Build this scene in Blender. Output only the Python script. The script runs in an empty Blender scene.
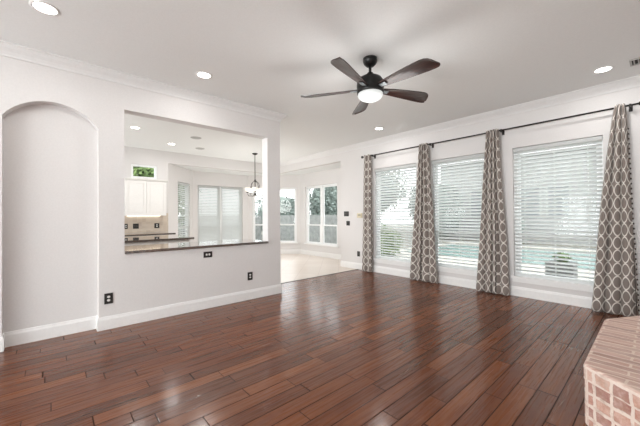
import bpy, bmesh, math, random
from mathutils import Vector, Matrix

# ------------------------------------------------------------------ camera, world, exposure
sc = bpy.context.scene
COL = sc.collection
CEIL, XA, YB = 3.08, -4.378, 5.66
CAM_H = 1.33

def setup_view():
    yaw, pitch, roll, f = 0.845249545, 0.00865781838, -0.00743580425, 302.246
    cy, sy = math.cos(yaw), math.sin(yaw)
    fwd = Vector((-sy*math.cos(pitch), cy*math.cos(pitch), math.sin(pitch)))
    r = Vector((cy, sy, 0)); u = r.cross(fwd)
    c, s = math.cos(roll), math.sin(roll)
    r2 = c*r + s*u; u2 = -s*r + c*u
    m = Matrix((r2, u2, -fwd)).transposed().to_4x4()
    m.translation = Vector((0, 0, CAM_H))
    cd = bpy.data.cameras.new('camera'); cam = bpy.data.objects.new('camera', cd); COL.objects.link(cam)
    cam.matrix_world = m
    cd.sensor_fit = 'HORIZONTAL'; cd.sensor_width = 36; cd.lens = f/640*36
    cd.clip_start = 0.05; cd.clip_end = 300
    sc.camera = cam
setup_view()

w = bpy.data.worlds.new('overcast_sky'); sc.world = w; w.use_nodes = True
bg = w.node_tree.nodes['Background']
bg.inputs['Color'].default_value = (0.95, 0.975, 1.0, 1)
bg.inputs['Strength'].default_value = 2.7

vs = sc.view_settings
vs.view_transform = 'Standard'; vs.look = 'None'; vs.gamma = 1; vs.use_curve_mapping = False
vs.exposure = 0.36
sc.cycles.use_denoising = True
sc.cycles.max_bounces = 10; sc.cycles.diffuse_bounces = 6; sc.cycles.transparent_max_bounces = 12
sc.cycles.sample_clamp_indirect = 6

P_CAN = 5.0          # each recessed can
P_FAN = 21.0          # ceiling fan lamp
P_CHAND = 8.0         # each chandelier bulb
P_KITCHEN_FILL = 145.0
P_EAST_FILL = 10.0
P_BACK_FILL = 440.0    # fill lamp outside the added doors behind the camera

def area(name, loc, size, power, direction, size_y=None, color=(1, 1, 1), shape=None):
    l = bpy.data.lights.new(name, 'AREA'); l.energy = power; l.color = color
    l.shape = shape or ('RECTANGLE' if size_y else 'SQUARE'); l.size = size
    if size_y: l.size_y = size_y
    o = bpy.data.objects.new(name, l); COL.objects.link(o); o.location = loc
    o.rotation_euler = Vector(direction).to_track_quat('-Z', 'Y').to_euler()
    return o
# added fill lamp outside invented glazed doors in the wall behind the camera
area('fill_back_doors', (-1.2, -6.35, 1.25), 4.0, P_BACK_FILL, (0, 1, 1.0), 2.4, (0.95, 0.98, 1.0))
# second fill lamp, outside an added side window behind the camera to the right
area('fill_side_window', (1.5, -3.4, 1.5), 2.6, P_EAST_FILL, (-1, 0.6, 1.3), 1.9, (0.95, 0.98, 1.0))
# fill lamp added to brighten the kitchen, by an invented opening out of view
area('fill_kitchen_opening', (-6.6, -3.3, 1.5), 3.6, P_KITCHEN_FILL, (0, 0.35, 1.4), 2.0, (0.95, 0.98, 1.0))

R = random.Random(7)

# ------------------------------------------------------------------ material helpers
def new_mat(name):
    m = bpy.data.materials.new(name); m.use_nodes = True
    nt = m.node_tree; b = nt.nodes['Principled BSDF']
    return m, nt, b
def N(nt, t, **kw):
    n = nt.nodes.new(t)
    for k, v in kw.items(): setattr(n, k, v)
    return n
def math_n(nt, op, a, b=None, c=None):
    n = nt.nodes.new('ShaderNodeMath'); n.operation = op
    for i, v in enumerate((a, b, c)):
        if v is None: continue
        if isinstance(v, (int, float)): n.inputs[i].default_value = v
        else: nt.links.new(v, n.inputs[i])
    return n.outputs[0]
def ramp(nt, fac, stops):
    n = nt.nodes.new('ShaderNodeValToRGB'); e = n.color_ramp.elements
    while len(e) < len(stops): e.new(0.5)
    for i, (p, c) in enumerate(stops):
        e[i].position = p; e[i].color = (*c, 1)
    nt.links.new(fac, n.inputs[0]); return n.outputs[0]
def noise(nt, vec, scale, detail=2, rough=0.5):
    n = nt.nodes.new('ShaderNodeTexNoise'); n.inputs['Scale'].default_value = scale
    n.inputs['Detail'].default_value = detail; n.inputs['Roughness'].default_value = rough
    if vec is not None: nt.links.new(vec, n.inputs['Vector'])
    return n.outputs['Fac']
def mix(nt, fac, a, b, mode='MIX'):
    n = nt.nodes.new('ShaderNodeMix'); n.data_type = 'RGBA'; n.blend_type = mode
    for idx, v in ((0, fac), (6, a), (7, b)):
        if isinstance(v, (int, float)): n.inputs[idx].default_value = v
        elif isinstance(v, tuple): n.inputs[idx].default_value = (*v, 1)
        else: nt.links.new(v, n.inputs[idx])
    return n.outputs[2]
def bump(nt, b, height, strength, dist=0.01):
    n = nt.nodes.new('ShaderNodeBump'); n.inputs['Strength'].default_value = strength
    n.inputs['Distance'].default_value = dist
    nt.links.new(height, n.inputs['Height']); nt.links.new(n.outputs[0], b.inputs['Normal']); nt.links.new(n.outputs[0], b.inputs['Coat Normal'])
def coord(nt, kind='Object'):
    return nt.nodes.new('ShaderNodeTexCoord').outputs[kind]
def mapping(nt, vec, scale=(1, 1, 1), rot=(0, 0, 0), loc=(0, 0, 0)):
    n = nt.nodes.new('ShaderNodeMapping'); nt.links.new(vec, n.inputs['Vector'])
    n.inputs['Scale'].default_value = scale; n.inputs['Rotation'].default_value = rot; n.inputs['Location'].default_value = loc
    return n.outputs[0]

def plain(name, col, rough=0.5, metal=0.0, spec=0.5, tex=0.0, scale=30, bumpy=0.0):
    m, nt, b = new_mat(name)
    b.inputs['Roughness'].default_value = rough; b.inputs['Metallic'].default_value = metal
    b.inputs['Specular IOR Level'].default_value = spec
    v = coord(nt); n = noise(nt, v, scale, 3)
    t = max(tex, 0.02)
    lo = tuple(c*(1-t) for c in col); hi = tuple(min(1, c*(1+t)) for c in col)
    nt.links.new(ramp(nt, n, [(0.3, lo), (0.7, hi)]), b.inputs['Base Color'])
    if bumpy: bump(nt, b, n, bumpy, 0.002)
    return m
def emit(name, col, strength):
    m, nt, b = new_mat(name)
    b.inputs['Base Color'].default_value = (*col, 1)
    b.inputs['Emission Color'].default_value = (*col, 1); b.inputs['Emission Strength'].default_value = strength
    return m

M = {}
M['wall'] = plain('wall_paint', (0.715, 0.697, 0.688), 0.7, spec=0.2, tex=0.01, scale=60, bumpy=0.05)
M['ceiling'] = plain('ceiling_paint', (0.845, 0.86, 0.855), 0.85, spec=0.1, tex=0.01, scale=80, bumpy=0.05)
M['trim'] = plain('white_trim_paint', (0.84, 0.835, 0.825), 0.35, tex=0.01)
M['crown'] = plain('crown_paint', (0.76, 0.755, 0.75), 0.6, spec=0.2, tex=0.01)
M['vinyl'] = plain('white_window_vinyl', (0.84, 0.85, 0.85), 0.35, tex=0.01)
def slat_mat():
    m, nt, b = new_mat('white_translucent_slat'); out = nt.nodes['Material Output']
    b.inputs['Base Color'].default_value = (0.86, 0.87, 0.865, 1); b.inputs['Roughness'].default_value = 0.4
    t = N(nt, 'ShaderNodeBsdfTranslucent'); n = noise(nt, coord(nt), 20, 2)
    nt.links.new(ramp(nt, n, [(0.3, (0.80, 0.82, 0.81)), (0.7, (0.84, 0.86, 0.85))]), t.inputs[0])
    mx = N(nt, 'ShaderNodeMixShader'); mx.inputs[0].default_value = 0.45
    nt.links.new(b.outputs[0], mx.inputs[1]); nt.links.new(t.outputs[0], mx.inputs[2]); nt.links.new(mx.outputs[0], out.inputs[0]); return m
M['slat'] = slat_mat()
M['cabinet'] = plain('white_cabinet_paint', (0.84, 0.83, 0.81), 0.35, tex=0.01)
M['bronze'] = plain('dark_oil_rubbed_bronze', (0.022, 0.022, 0.022), 0.35, metal=0.6, tex=0.2)
M['rod'] = plain('dark_bronze_rod', (0.02, 0.016, 0.014), 0.4, metal=0.4, tex=0.2)
M['black'] = plain('black_plate', (0.018, 0.016, 0.015), 0.35, tex=0.2)
M['ivory'] = plain('ivory_plastic', (0.70, 0.62, 0.45), 0.4, tex=0.03)
M['socket'] = plain('white_receptacle', (0.75, 0.74, 0.72), 0.4, tex=0.02)
M['nickel'] = plain('brushed_nickel', (0.06, 0.055, 0.05), 0.35, metal=0.6, tex=0.1)
M['steel'] = plain('grey_bracket', (0.22, 0.24, 0.245), 0.4, metal=0.5, tex=0.05)
M['grille'] = plain('grey_grille', (0.45, 0.45, 0.44), 0.6, tex=0.05)
M['vent_dark'] = plain('dark_vent_cavity', (0.03, 0.03, 0.03), 0.8, tex=0.2)
M['lens'] = emit('lit_lens', (1.0, 0.97, 0.92), 7.0)
M['bowl'] = emit('lit_frosted_bowl', (0.30, 0.305, 0.30), 1.5)
M['shade'] = emit('lit_frosted_shade', (1.0, 0.96, 0.88), 0.2)
M['undercab'] = emit('under_cabinet_strip', (1.0, 0.95, 0.85), 2.5)
M['concrete'] = plain('patio_concrete', (0.42, 0.39, 0.35), 0.85, tex=0.08, scale=4)
M['lawn'] = plain('gravel_ground', (0.21, 0.20, 0.17), 0.9, tex=0.3, scale=8)
M['stucco'] = plain('grey_stucco', (0.31, 0.315, 0.31), 0.8, tex=0.04, scale=12)
M['roof'] = plain('grey_roof_shingle', (0.32, 0.31, 0.31), 0.9, tex=0.2, scale=14)
M['planter'] = plain('grey_planter', (0.12, 0.125, 0.125), 0.7, tex=0.15)
M['fence'] = plain('weathered_fence', (0.30, 0.31, 0.30), 0.85, tex=0.2, scale=5)
M['bark'] = plain('bark', (0.13, 0.10, 0.075), 0.9, tex=0.3, scale=10)
M['fringe_crease'] = plain('dark_fringe_and_crease', (0.045, 0.036, 0.03), 0.8, tex=0.2)
M['darkglass'] = plain('dark_house_glass', (0.20, 0.22, 0.225), 0.15, tex=0.1)

def leaf_mat(name, a, c):
    m, nt, b = new_mat(name); b.inputs['Roughness'].default_value = 0.6
    n = noise(nt, coord(nt), 3.0, 3)
    nt.links.new(ramp(nt, n, [(0.3, a), (0.7, c)]), b.inputs['Base Color']); return m
M['leaf'] = leaf_mat('green_leaves', (0.05, 0.10, 0.025), (0.20, 0.30, 0.08))
M['leaf_pale'] = leaf_mat('pale_green_leaves', (0.14, 0.22, 0.10), (0.33, 0.42, 0.22))
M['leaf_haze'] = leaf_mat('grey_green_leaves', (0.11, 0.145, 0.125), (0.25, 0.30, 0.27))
M['leaf_dark'] = leaf_mat('dark_green_leaves', (0.06, 0.11, 0.05), (0.18, 0.27, 0.12))

def glass_mat():
    m, nt, b = new_mat('clear_window_glass')
    nt.nodes.remove(b); out = nt.nodes['Material Output']
    t = N(nt, 'ShaderNodeBsdfTransparent'); t.inputs[0].default_value = (0.98, 0.99, 0.985, 1)
    g = N(nt, 'ShaderNodeBsdfGlossy'); g.inputs['Roughness'].default_value = 0.02
    fr = N(nt, 'ShaderNodeFresnel'); fr.inputs[0].default_value = 1.4
    mx = N(nt, 'ShaderNodeMixShader')
    ge = N(nt, 'ShaderNodeNewGeometry')
    nt.links.new(math_n(nt, 'MULTIPLY', fr.outputs[0], math_n(nt, 'SUBTRACT', 1.0, ge.outputs['Backfacing'])), mx.inputs[0]); nt.links.new(t.outputs[0], mx.inputs[1]); nt.links.new(g.outputs[0], mx.inputs[2])
    nt.links.new(mx.outputs[0], out.inputs[0]); return m
M['glass'] = glass_mat()

def wood_floor():
    m, nt, b = new_mat('hand_scraped_dark_planks')
    v = coord(nt); sx = N(nt, 'ShaderNodeSeparateXYZ'); nt.links.new(v, sx.inputs[0])
    x, y = sx.outputs[0], sx.outputs[1]
    PW = 0.127
    xs = math_n(nt, 'DIVIDE', x, PW); row = math_n(nt, 'FLOOR', xs); fx = math_n(nt, 'FRACT', xs)
    wn = N(nt, 'ShaderNodeTexWhiteNoise', noise_dimensions='1D'); nt.links.new(row, wn.inputs['W'])
    off = math_n(nt, 'MULTIPLY', wn.outputs['Value'], 5.0)
    wob = math_n(nt, 'MULTIPLY', math_n(nt, 'SINE', math_n(nt, 'MULTIPLY_ADD', row, 1.7, math_n(nt, 'MULTIPLY', y, 1.9))), 0.22)
    ys = math_n(nt, 'ADD', math_n(nt, 'DIVIDE', math_n(nt, 'ADD', y, off), 0.92), wob)
    colid = math_n(nt, 'FLOOR', ys); fy = math_n(nt, 'FRACT', ys)
    cmb = N(nt, 'ShaderNodeCombineXYZ'); nt.links.new(row, cmb.inputs[0]); nt.links.new(colid, cmb.inputs[1])
    w2 = N(nt, 'ShaderNodeTexWhiteNoise', noise_dimensions='2D'); nt.links.new(cmb.outputs[0], w2.inputs['Vector'])
    pid = w2.outputs['Value']
    # grain stretched along the plank, shifted per plank
    sh = N(nt, 'ShaderNodeCombineXYZ'); nt.links.new(math_n(nt, 'MULTIPLY', pid, 37.0), sh.inputs[2])
    va = N(nt, 'ShaderNodeVectorMath', operation='ADD'); nt.links.new(v, va.inputs[0]); nt.links.new(sh.outputs[0], va.inputs[1])
    g1 = noise(nt, mapping(nt, va.outputs[0], (26, 1.6, 1)), 1.0, 5, 0.65)
    g2 = noise(nt, mapping(nt, va.outputs[0], (70, 2.2, 1)), 1.0, 3, 0.6)
    blot = noise(nt, mapping(nt, va.outputs[0], (5, 1.5, 1)), 1.0, 3, 0.6)
    tone = math_n(nt, 'ADD', math_n(nt, 'MULTIPLY', pid, 0.30), math_n(nt, 'MULTIPLY', g1, 0.46))
    tone = math_n(nt, 'ADD', tone, math_n(nt, 'MULTIPLY', blot, 0.22))
    c = ramp(nt, tone, [(0.22, (0.062, 0.0165, 0.0055)), (0.48, (0.130, 0.036, 0.011)), (0.68, (0.195, 0.060, 0.018)), (0.92, (0.28, 0.10, 0.032))])
    # seams
    ex = math_n(nt, 'MINIMUM', fx, math_n(nt, 'SUBTRACT', 1.0, fx)); ex = math_n(nt, 'MULTIPLY', ex, PW)
    ey = math_n(nt, 'MINIMUM', fy, math_n(nt, 'SUBTRACT', 1.0, fy)); ey = math_n(nt, 'MULTIPLY', ey, 0.92)
    e = math_n(nt, 'MINIMUM', ex, ey)
    seam = N(nt, 'ShaderNodeMapRange'); nt.links.new(e, seam.inputs[0]); seam.inputs[1].default_value = 0.0009; seam.inputs[2].default_value = 0.0052
    c = mix(nt, seam.outputs[0], (0.013, 0.006, 0.004), c)
    nt.links.new(c, b.inputs['Base Color'])
    rg = math_n(nt, 'MULTIPLY_ADD', g2, 0.16, 0.20)
    nt.links.new(math_n(nt, 'MULTIPLY', seam.outputs[0], 0.6), b.inputs['Coat Weight']); b.inputs['Coat Roughness'].default_value = 0.17; b.inputs['Coat IOR'].default_value = 1.65
    nt.links.new(rg, b.inputs['Roughness'])
    nt.links.new(math_n(nt, 'MULTIPLY', seam.outputs[0], 0.05), b.inputs['Specular IOR Level'])
    hgt = math_n(nt, 'ADD', math_n(nt, 'MULTIPLY', seam.outputs[0], 0.6), math_n(nt, 'MULTIPLY', g1, 0.35))
    hgt = math_n(nt, 'ADD', hgt, math_n(nt, 'MULTIPLY', g2, 0.22))
    bump(nt, b, hgt, 0.2, 0.0035)
    return m
M['floor'] = wood_floor()

def brick_tex(nt, vec, bw, rh, mortar, offset=0.5):
    n = N(nt, 'ShaderNodeTexBrick'); nt.links.new(vec, n.inputs['Vector'])
    n.inputs['Scale'].default_value = 1.0; n.inputs['Brick Width'].default_value = bw
    n.inputs['Row Height'].default_value = rh; n.inputs['Mortar Size'].default_value = mortar
    n.inputs['Mortar Smooth'].default_value = 0.3; n.offset = offset
    n.inputs['Color1'].default_value = (0, 0, 0, 1); n.inputs['Color2'].default_value = (1, 1, 1, 1)
    n.inputs['Mortar'].default_value = (0.5, 0.5, 0.5, 1)
    return n

def tile_mat(name, c1, c2, grout, size, rough, rot=0.0, kind='Object'):
    m, nt, b = new_mat(name); v = mapping(nt, coord(nt, kind), rot=(0, 0, rot))
    bt = brick_tex(nt, v, size, size, 0.004, 0.0)
    n = noise(nt, coord(nt, kind), 5.0, 4)
    base = mix(nt, math_n(nt, 'ADD', math_n(nt, 'MULTIPLY', n, 0.6), math_n(nt, 'MULTIPLY', bt.outputs['Color'], 0.4)), c1, c2)
    nt.links.new(mix(nt, bt.outputs['Fac'], base, grout), b.inputs['Base Color'])
    b.inputs['Roughness'].default_value = rough
    bump(nt, b, math_n(nt, 'SUBTRACT', 1.0, bt.outputs['Fac']), 0.3, 0.003)
    return m
M['tile'] = tile_mat('cream_floor_tile', (0.64, 0.55, 0.48), (0.76, 0.68, 0.61), (0.50, 0.42, 0.37), 0.46, 0.28, math.radians(45))
M['splash'] = tile_mat('travertine_backsplash', (0.50, 0.41, 0.33), (0.72, 0.63, 0.53), (0.62, 0.55, 0.47), 0.10, 0.45, 0, 'UV')

def granite():
    m, nt, b = new_mat('polished_brown_granite')
    v = coord(nt); n1 = noise(nt, v, 45, 6, 0.7); n2 = noise(nt, v, 160, 2)
    t = math_n(nt, 'ADD', math_n(nt, 'MULTIPLY', n1, 0.6), math_n(nt, 'MULTIPLY', n2, 0.4))
    nt.links.new(ramp(nt, t, [(0.35, (0.018, 0.013, 0.011)), (0.5, (0.065, 0.045, 0.035)), (0.62, (0.15, 0.115, 0.095)), (0.72, (0.04, 0.03, 0.027))]), b.inputs['Base Color'])
    b.inputs['Roughness'].default_value = 0.06; b.inputs['Specular IOR Level'].default_value = 0.9
    b.inputs['Coat Weight'].default_value = 1.0; b.inputs['Coat Roughness'].default_value = 0.03; b.inputs['Coat IOR'].default_value = 1.9
    return m
M['granite'] = granite()

def hearth_mat(name, bw, rh, mortar, offset, wash, m1, m2, streak=(1, 1, 1)):
    m, nt, b = new_mat(name); uv = coord(nt, 'UV')
    wob = N(nt, 'ShaderNodeTexNoise'); wob.inputs['Scale'].default_value = 9; nt.links.new(uv, wob.inputs['Vector'])
    vm = N(nt, 'ShaderNodeVectorMath', operation='MULTIPLY_ADD'); nt.links.new(wob.outputs['Color'], vm.inputs[0])
    wob.inputs['Detail'].default_value = 3; wob.inputs['Scale'].default_value = 13; vm.inputs[1].default_value = (0.034, 0.034, 0); nt.links.new(uv, vm.inputs[2])
    bt = brick_tex(nt, vm.outputs[0], bw, rh, mortar, offset)
    n = noise(nt, mapping(nt, uv, streak), 42, 5, 0.7); n2 = noise(nt, mapping(nt, uv, streak), 12, 4)
    bid = N(nt, 'ShaderNodeSeparateColor'); nt.links.new(bt.outputs['Color'], bid.inputs[0])
    t = math_n(nt, 'ADD', math_n(nt, 'MULTIPLY', bid.outputs[0], 0.55), math_n(nt, 'MULTIPLY', n, 0.45))
    brick = ramp(nt, t, [(0.25, (0.27, 0.085, 0.06)), (0.48, (0.44, 0.18, 0.125)), (0.68, (0.62, 0.36, 0.27)), (0.85, (0.44, 0.31, 0.25))])
    wfac = math_n(nt, 'MULTIPLY_ADD', n2, 1.6, wash - 0.8)
    wn = math_n(nt, 'MULTIPLY', math_n(nt, 'MINIMUM', math_n(nt, 'MAXIMUM', wfac, 0.0), 1.0), math_n(nt, 'MULTIPLY_ADD', n, 1.1, 0.1))
    dk = N(nt, 'ShaderNodeMapRange'); nt.links.new(noise(nt, mapping(nt, uv, streak, loc=(3, 1, 0)), 17, 4, 0.6), dk.inputs[0]); dk.inputs[1].default_value = 0.50; dk.inputs[2].default_value = 0.66
    brick = mix(nt, wn, brick, (0.78, 0.63, 0.56))
    mort = mix(nt, n, m1, m2)
    col = mix(nt, bt.outputs['Fac'], brick, mort)
    nt.links.new(mix(nt, math_n(nt, 'MULTIPLY', dk.outputs[0], 0.42), col, (0.33, 0.16, 0.10)), b.inputs['Base Color'])
    b.inputs['Roughness'].default_value = 0.85
    bump(nt, b, math_n(nt, 'ADD', math_n(nt, 'MULTIPLY', math_n(nt, 'SUBTRACT', 1.0, bt.outputs['Fac']), 0.6), math_n(nt, 'MULTIPLY', n, 0.6)), 0.7, 0.008)
    return m
M['hearth_top'] = hearth_mat('washed_brick_rowlock', 0.52, 0.068, 0.008, 0.37, 0.85, (0.76, 0.60, 0.51), (0.86, 0.73, 0.64), (0.22, 2.2, 1))
M['hearth_face'] = hearth_mat('washed_brick_face', 0.105, 0.080, 0.012, 0.0, 0.45, (0.70, 0.56, 0.48), (0.86, 0.74, 0.66))

def curtain_mat(name, taupe, cream):
    m, nt, b = new_mat(name); uv = coord(nt, 'UV')
    sx = N(nt, 'ShaderNodeSeparateXYZ'); nt.links.new(uv, sx.inputs[0])
    def cell(o, size, shift=0.0):
        f = math_n(nt, 'FRACT', math_n(nt, 'ADD', math_n(nt, 'DIVIDE', o, size), shift))
        return math_n(nt, 'ABSOLUTE', math_n(nt, 'SUBTRACT', f, 0.5))
    a, c = cell(sx.outputs[0], 0.150), cell(sx.outputs[1], 0.172)
    P = 1.72; a = math_n(nt, 'MULTIPLY', a, 1.03)
    d = math_n(nt, 'POWER', math_n(nt, 'ADD', math_n(nt, 'POWER', a, P), math_n(nt, 'POWER', c, P)), 1/P)
    d = math_n(nt, 'ABSOLUTE', math_n(nt, 'SUBTRACT', d, 0.46))
    mr = N(nt, 'ShaderNodeMapRange'); nt.links.new(d, mr.inputs[0]); mr.inputs[1].default_value = 0.04; mr.inputs[2].default_value = 0.065
    weave = noise(nt, mapping(nt, uv, (260, 260, 1)), 1.0, 2)
    tp = mix(nt, weave, tuple(x*0.8 for x in taupe), tuple(x*1.2 for x in taupe))
    nt.links.new(mix(nt, mr.outputs[0], cream, tp), b.inputs['Base Color'])
    b.inputs['Roughness'].default_value = 0.8; b.inputs['Specular IOR Level'].default_value = 0.2
    b.inputs['Sheen Weight'].default_value = 0.2
    return m
M['curtain'] = curtain_mat('taupe_trellis_curtain', (0.225, 0.190, 0.170), (0.72, 0.68, 0.63))

def blade_mat():
    m, nt, b = new_mat('dark_walnut_blade')
    v = coord(nt); n = noise(nt, mapping(nt, v, (4, 60, 10)), 1.0, 4, 0.6)
    nt.links.new(ramp(nt, n, [(0.3, (0.016, 0.008, 0.007)), (0.7, (0.048, 0.020, 0.016))]), b.inputs['Base Color'])
    b.inputs['Roughness'].default_value = 0.35; b.inputs['Coat Weight'].default_value = 0.4; return m
M['blade'] = blade_mat()
def water():
    m, nt, b = new_mat('turquoise_pool_water')
    n = noise(nt, coord(nt), 2.5, 3)
    nt.links.new(ramp(nt, n, [(0.3, (0.17, 0.30, 0.275)), (0.7, (0.27, 0.40, 0.37))]), b.inputs['Base Color'])
    b.inputs['Roughness'].default_value = 0.08; bump(nt, b, n, 0.15, 0.02); return m
M['water'] = water()

# ------------------------------------------------------------------ geometry helpers
def finish(o, label=None, cat=None, group=None, kind=None):
    if label: o['label'] = label
    if cat: o['category'] = cat
    if group: o['group'] = group
    if kind: o['kind'] = kind
    return o
def obj(name, bm, mat, parent=None, smooth=False, bevel=0.0):
    if bevel > 0:
        es = [e for e in bm.edges if len(e.link_faces) == 2 and e.calc_face_angle(0) > 0.6]
        bmesh.ops.bevel(bm, geom=es, offset=bevel, segments=2, affect='EDGES', profile=0.7)
    me = bpy.data.meshes.new(name); bmesh.ops.recalc_face_normals(bm, faces=bm.faces[:]); bm.to_mesh(me); bm.free()
    if mat: me.materials.append(M[mat] if isinstance(mat, str) else mat)
    if smooth:
        for p in me.polygons: p.use_smooth = True
    o = bpy.data.objects.new(name, me); COL.objects.link(o)
    if parent: o.parent = parent
    return o
def empty(name, loc=(0, 0, 0), rz=0.0):
    o = bpy.data.objects.new(name, None); COL.objects.link(o); o.location = loc; o.rotation_euler = (0, 0, rz)
    o.empty_display_size = 0.1
    return o
def struct(o): o['kind'] = 'structure'; return o
def box(bm, x0, x1, y0, y1, z0, z1):
    vs_ = [bm.verts.new(p) for p in ((x0, y0, z0), (x1, y0, z0), (x1, y1, z0), (x0, y1, z0), (x0, y0, z1), (x1, y0, z1), (x1, y1, z1), (x0, y1, z1))]
    for f in ((3, 2, 1, 0), (4, 5, 6, 7), (0, 1, 5, 4), (1, 2, 6, 5), (2, 3, 7, 6), (3, 0, 4, 7)):
        bm.faces.new([vs_[i] for i in f])
    return vs_
def bx(*a):
    bm = bmesh.new(); box(bm, *a); return bm
def lathe(bm, prof, seg=32, center=(0, 0), cap=True):
    rings = []
    for r, z in prof:
        if r < 1e-5: rings.append([bm.verts.new((center[0], center[1], z))])
        else: rings.append([bm.verts.new((center[0]+r*math.cos(2*math.pi*i/seg), center[1]+r*math.sin(2*math.pi*i/seg), z)) for i in range(seg)])
    for a, b in zip(rings, rings[1:]):
        for i in range(seg):
            j = (i+1) % seg
            if len(a) == 1 and len(b) == 1: continue
            if len(a) == 1: bm.faces.new((a[0], b[i], b[j]))
            elif len(b) == 1: bm.faces.new((a[i], b[0], a[j]))
            else: bm.faces.new((a[i], b[i], b[j], a[j]))
    if cap:
        for r_ in (rings[0], rings[-1]):
            if len(r_) > 2: bm.faces.new(r_)
    return bm
def tube(bm, pts, rad, seg=10, rads=None):
    pts = [Vector(p) for p in pts]; rings = []
    for i, p in enumerate(pts):
        d = (pts[min(i+1, len(pts)-1)] - pts[max(i-1, 0)]).normalized()
        a = d.cross(Vector((0, 0, 1)) if abs(d.z) < 0.95 else Vector((1, 0, 0))).normalized(); b = d.cross(a)
        r = rads[i] if rads else rad
        rings.append([bm.verts.new(p + r*(math.cos(2*math.pi*k/seg)*a + math.sin(2*math.pi*k/seg)*b)) for k in range(seg)])
    for A, B in zip(rings, rings[1:]):
        for k in range(seg):
            bm.faces.new((A[k], A[(k+1) % seg], B[(k+1) % seg], B[k]))
    bm.faces.new(rings[0]); bm.faces.new(rings[-1][::-1])
    return bm
def prism(bm, poly, z0, z1):
    lo = [bm.verts.new((x, y, z0)) for x, y in poly]; hi = [bm.verts.new((x, y, z1)) for x, y in poly]
    n = len(poly)
    bm.faces.new(lo[::-1]); bm.faces.new(hi)
    for i in range(n): bm.faces.new((lo[i], lo[(i+1) % n], hi[(i+1) % n], hi[i]))
    return bm
def sweep(path, prof, closed=False):
    """mitred moulding: path of (x, y) corners, profile of (distance to the right of travel, z)"""
    bm = bmesh.new(); P_ = [Vector((*p, 0)) for p in path]; rings = []
    for i, p in enumerate(P_):
        d0 = (P_[i]-P_[i-1]).normalized() if i > 0 else None
        d1 = (P_[i+1]-P_[i]).normalized() if i < len(P_)-1 else None
        d0 = d0 or d1; d1 = d1 or d0
        n0 = Vector((d0.y, -d0.x, 0)); n1 = Vector((d1.y, -d1.x, 0))
        m = (n0+n1); m = m/ (m.dot(n0))
        rings.append([bm.verts.new((p.x+m.x*a, p.y+m.y*a, z)) for a, z in prof])
    for A, B in zip(rings, rings[1:]):
        for k in range(len(prof)):
            l = (k+1) % len(prof); bm.faces.new((A[k], A[l], B[l], B[k]))
    bm.faces.new(rings[0]); bm.faces.new(rings[-1][::-1])
    return bm

def wall_seg(name, p0, p1, z1, T=0.14, holes=(), z0=0.0, mat='wall'):
    """wall standing on p0->p1, thickness to the left of travel (outside); holes (x0, x1, z0, z1) along it"""
    L = (Vector(p1)-Vector(p0)).length; bm = bmesh.new()
    xs = sorted({0.0, L, *[h[0] for h in holes], *[h[1] for h in holes]})
    for a, b in zip(xs, xs[1:]):
        hs = sorted([h for h in holes if h[0] <= a+1e-6 and h[1] >= b-1e-6], key=lambda h: h[2]); z = z0
        for h in hs:
            if h[2] > z+1e-4: box(bm, a, b, 0, T, z, h[2])
            z = h[3]
        if z < z1-1e-4: box(bm, a, b, 0, T, z, z1)
    o = struct(obj(name, bm, mat))
    o.location = (*p0, 0); o.rotation_euler = (0, 0, math.atan2(p1[1]-p0[1], p1[0]-p0[0]))
    return o

# ------------------------------------------------------------------ structure: floors, ceilings, walls
struct(obj('floor', bx(-4.97, 1.35, -6.15, 5.66, -0.06, 0.0), 'floor'))
struct(obj('floor_kitchen', bx(-9.95, -4.97, -3.1, 6.75, -0.06, 0.0), 'tile'))
bm = bmesh.new(); tube(bm, [(-4.97, 2.9, 0.0), (-4.97, 5.66, 0.0)], 0.012, 8)
for v in bm.verts: v.co.x = -4.97 + (v.co.x+4.97)*1.9; v.co.z = max(v.co.z*0.6, -0.004)
struct(obj('trim_1', bm, plain('dark_threshold_wood', (0.035, 0.016, 0.010), 0.35, tex=0.2)))
struct(obj('ceiling', bx(-8.75, 1.35, -6.15, 5.66, CEIL, CEIL+0.14), 'ceiling'))
bm = bmesh.new(); box(bm, -9.95, -8.80, 2.2, 6.75, 2.77, 2.92); box(bm, -8.80, -5.3, 5.72, 6.75, 2.77, 2.92)
struct(obj('ceiling_nook', bm, 'ceiling'))
struct(obj('wall_soffit', bx(-8.89, -8.75, 2.33, 5.8, 2.765, CEIL+0.14), 'wall'))

# left wall: arched niche, pass-through opening, free right-hand end
NL, NR, NB = -0.376, 0.41, -4.497            # niche edges and back plane
PL, PR, PZ0, PZ1 = 0.668, 2.712, 0.875, 2.658  # pass-through
BACK, END = -4.55, 2.962
bm = bmesh.new()
box(bm, BACK, XA, -6.0, NL, 0, CEIL); box(bm, BACK, XA, NR, PL, 0, CEIL)
box(bm, BACK, XA, PL, PR, 0, PZ0); box(bm, BACK, XA, PL, PR, PZ1, CEIL); box(bm, BACK, XA, PR, END, 0, CEIL)
box(bm, BACK, NB, NL, NR, 0, CEIL)
SPR, RISE = 2.365, 0.222
hw = (NR-NL)/2; yc = (NR+NL)/2; rad = (hw*hw+RISE*RISE)/(2*RISE); zc = SPR+RISE-rad; K = 40
arch = []
for i in range(K+1):
    y = NL + (NR-NL)*i/K; arch.append((y, zc+math.sqrt(max(rad*rad-(y-yc)**2, 0))))
fr = [bm.verts.new((XA, y, z)) for y, z in arch]; bk = [bm.verts.new((NB, y, z)) for y, z in arch]
ft = [bm.verts.new((XA, y, CEIL)) for y, z in arch]
for i in range(K):
    bm.faces.new((fr[i], fr[i+1], ft[i+1], ft[i])); bm.faces.new((bk[i], bk[i+1], fr[i+1], fr[i]))
struct(obj('wall_left', bm, 'wall'))

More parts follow.
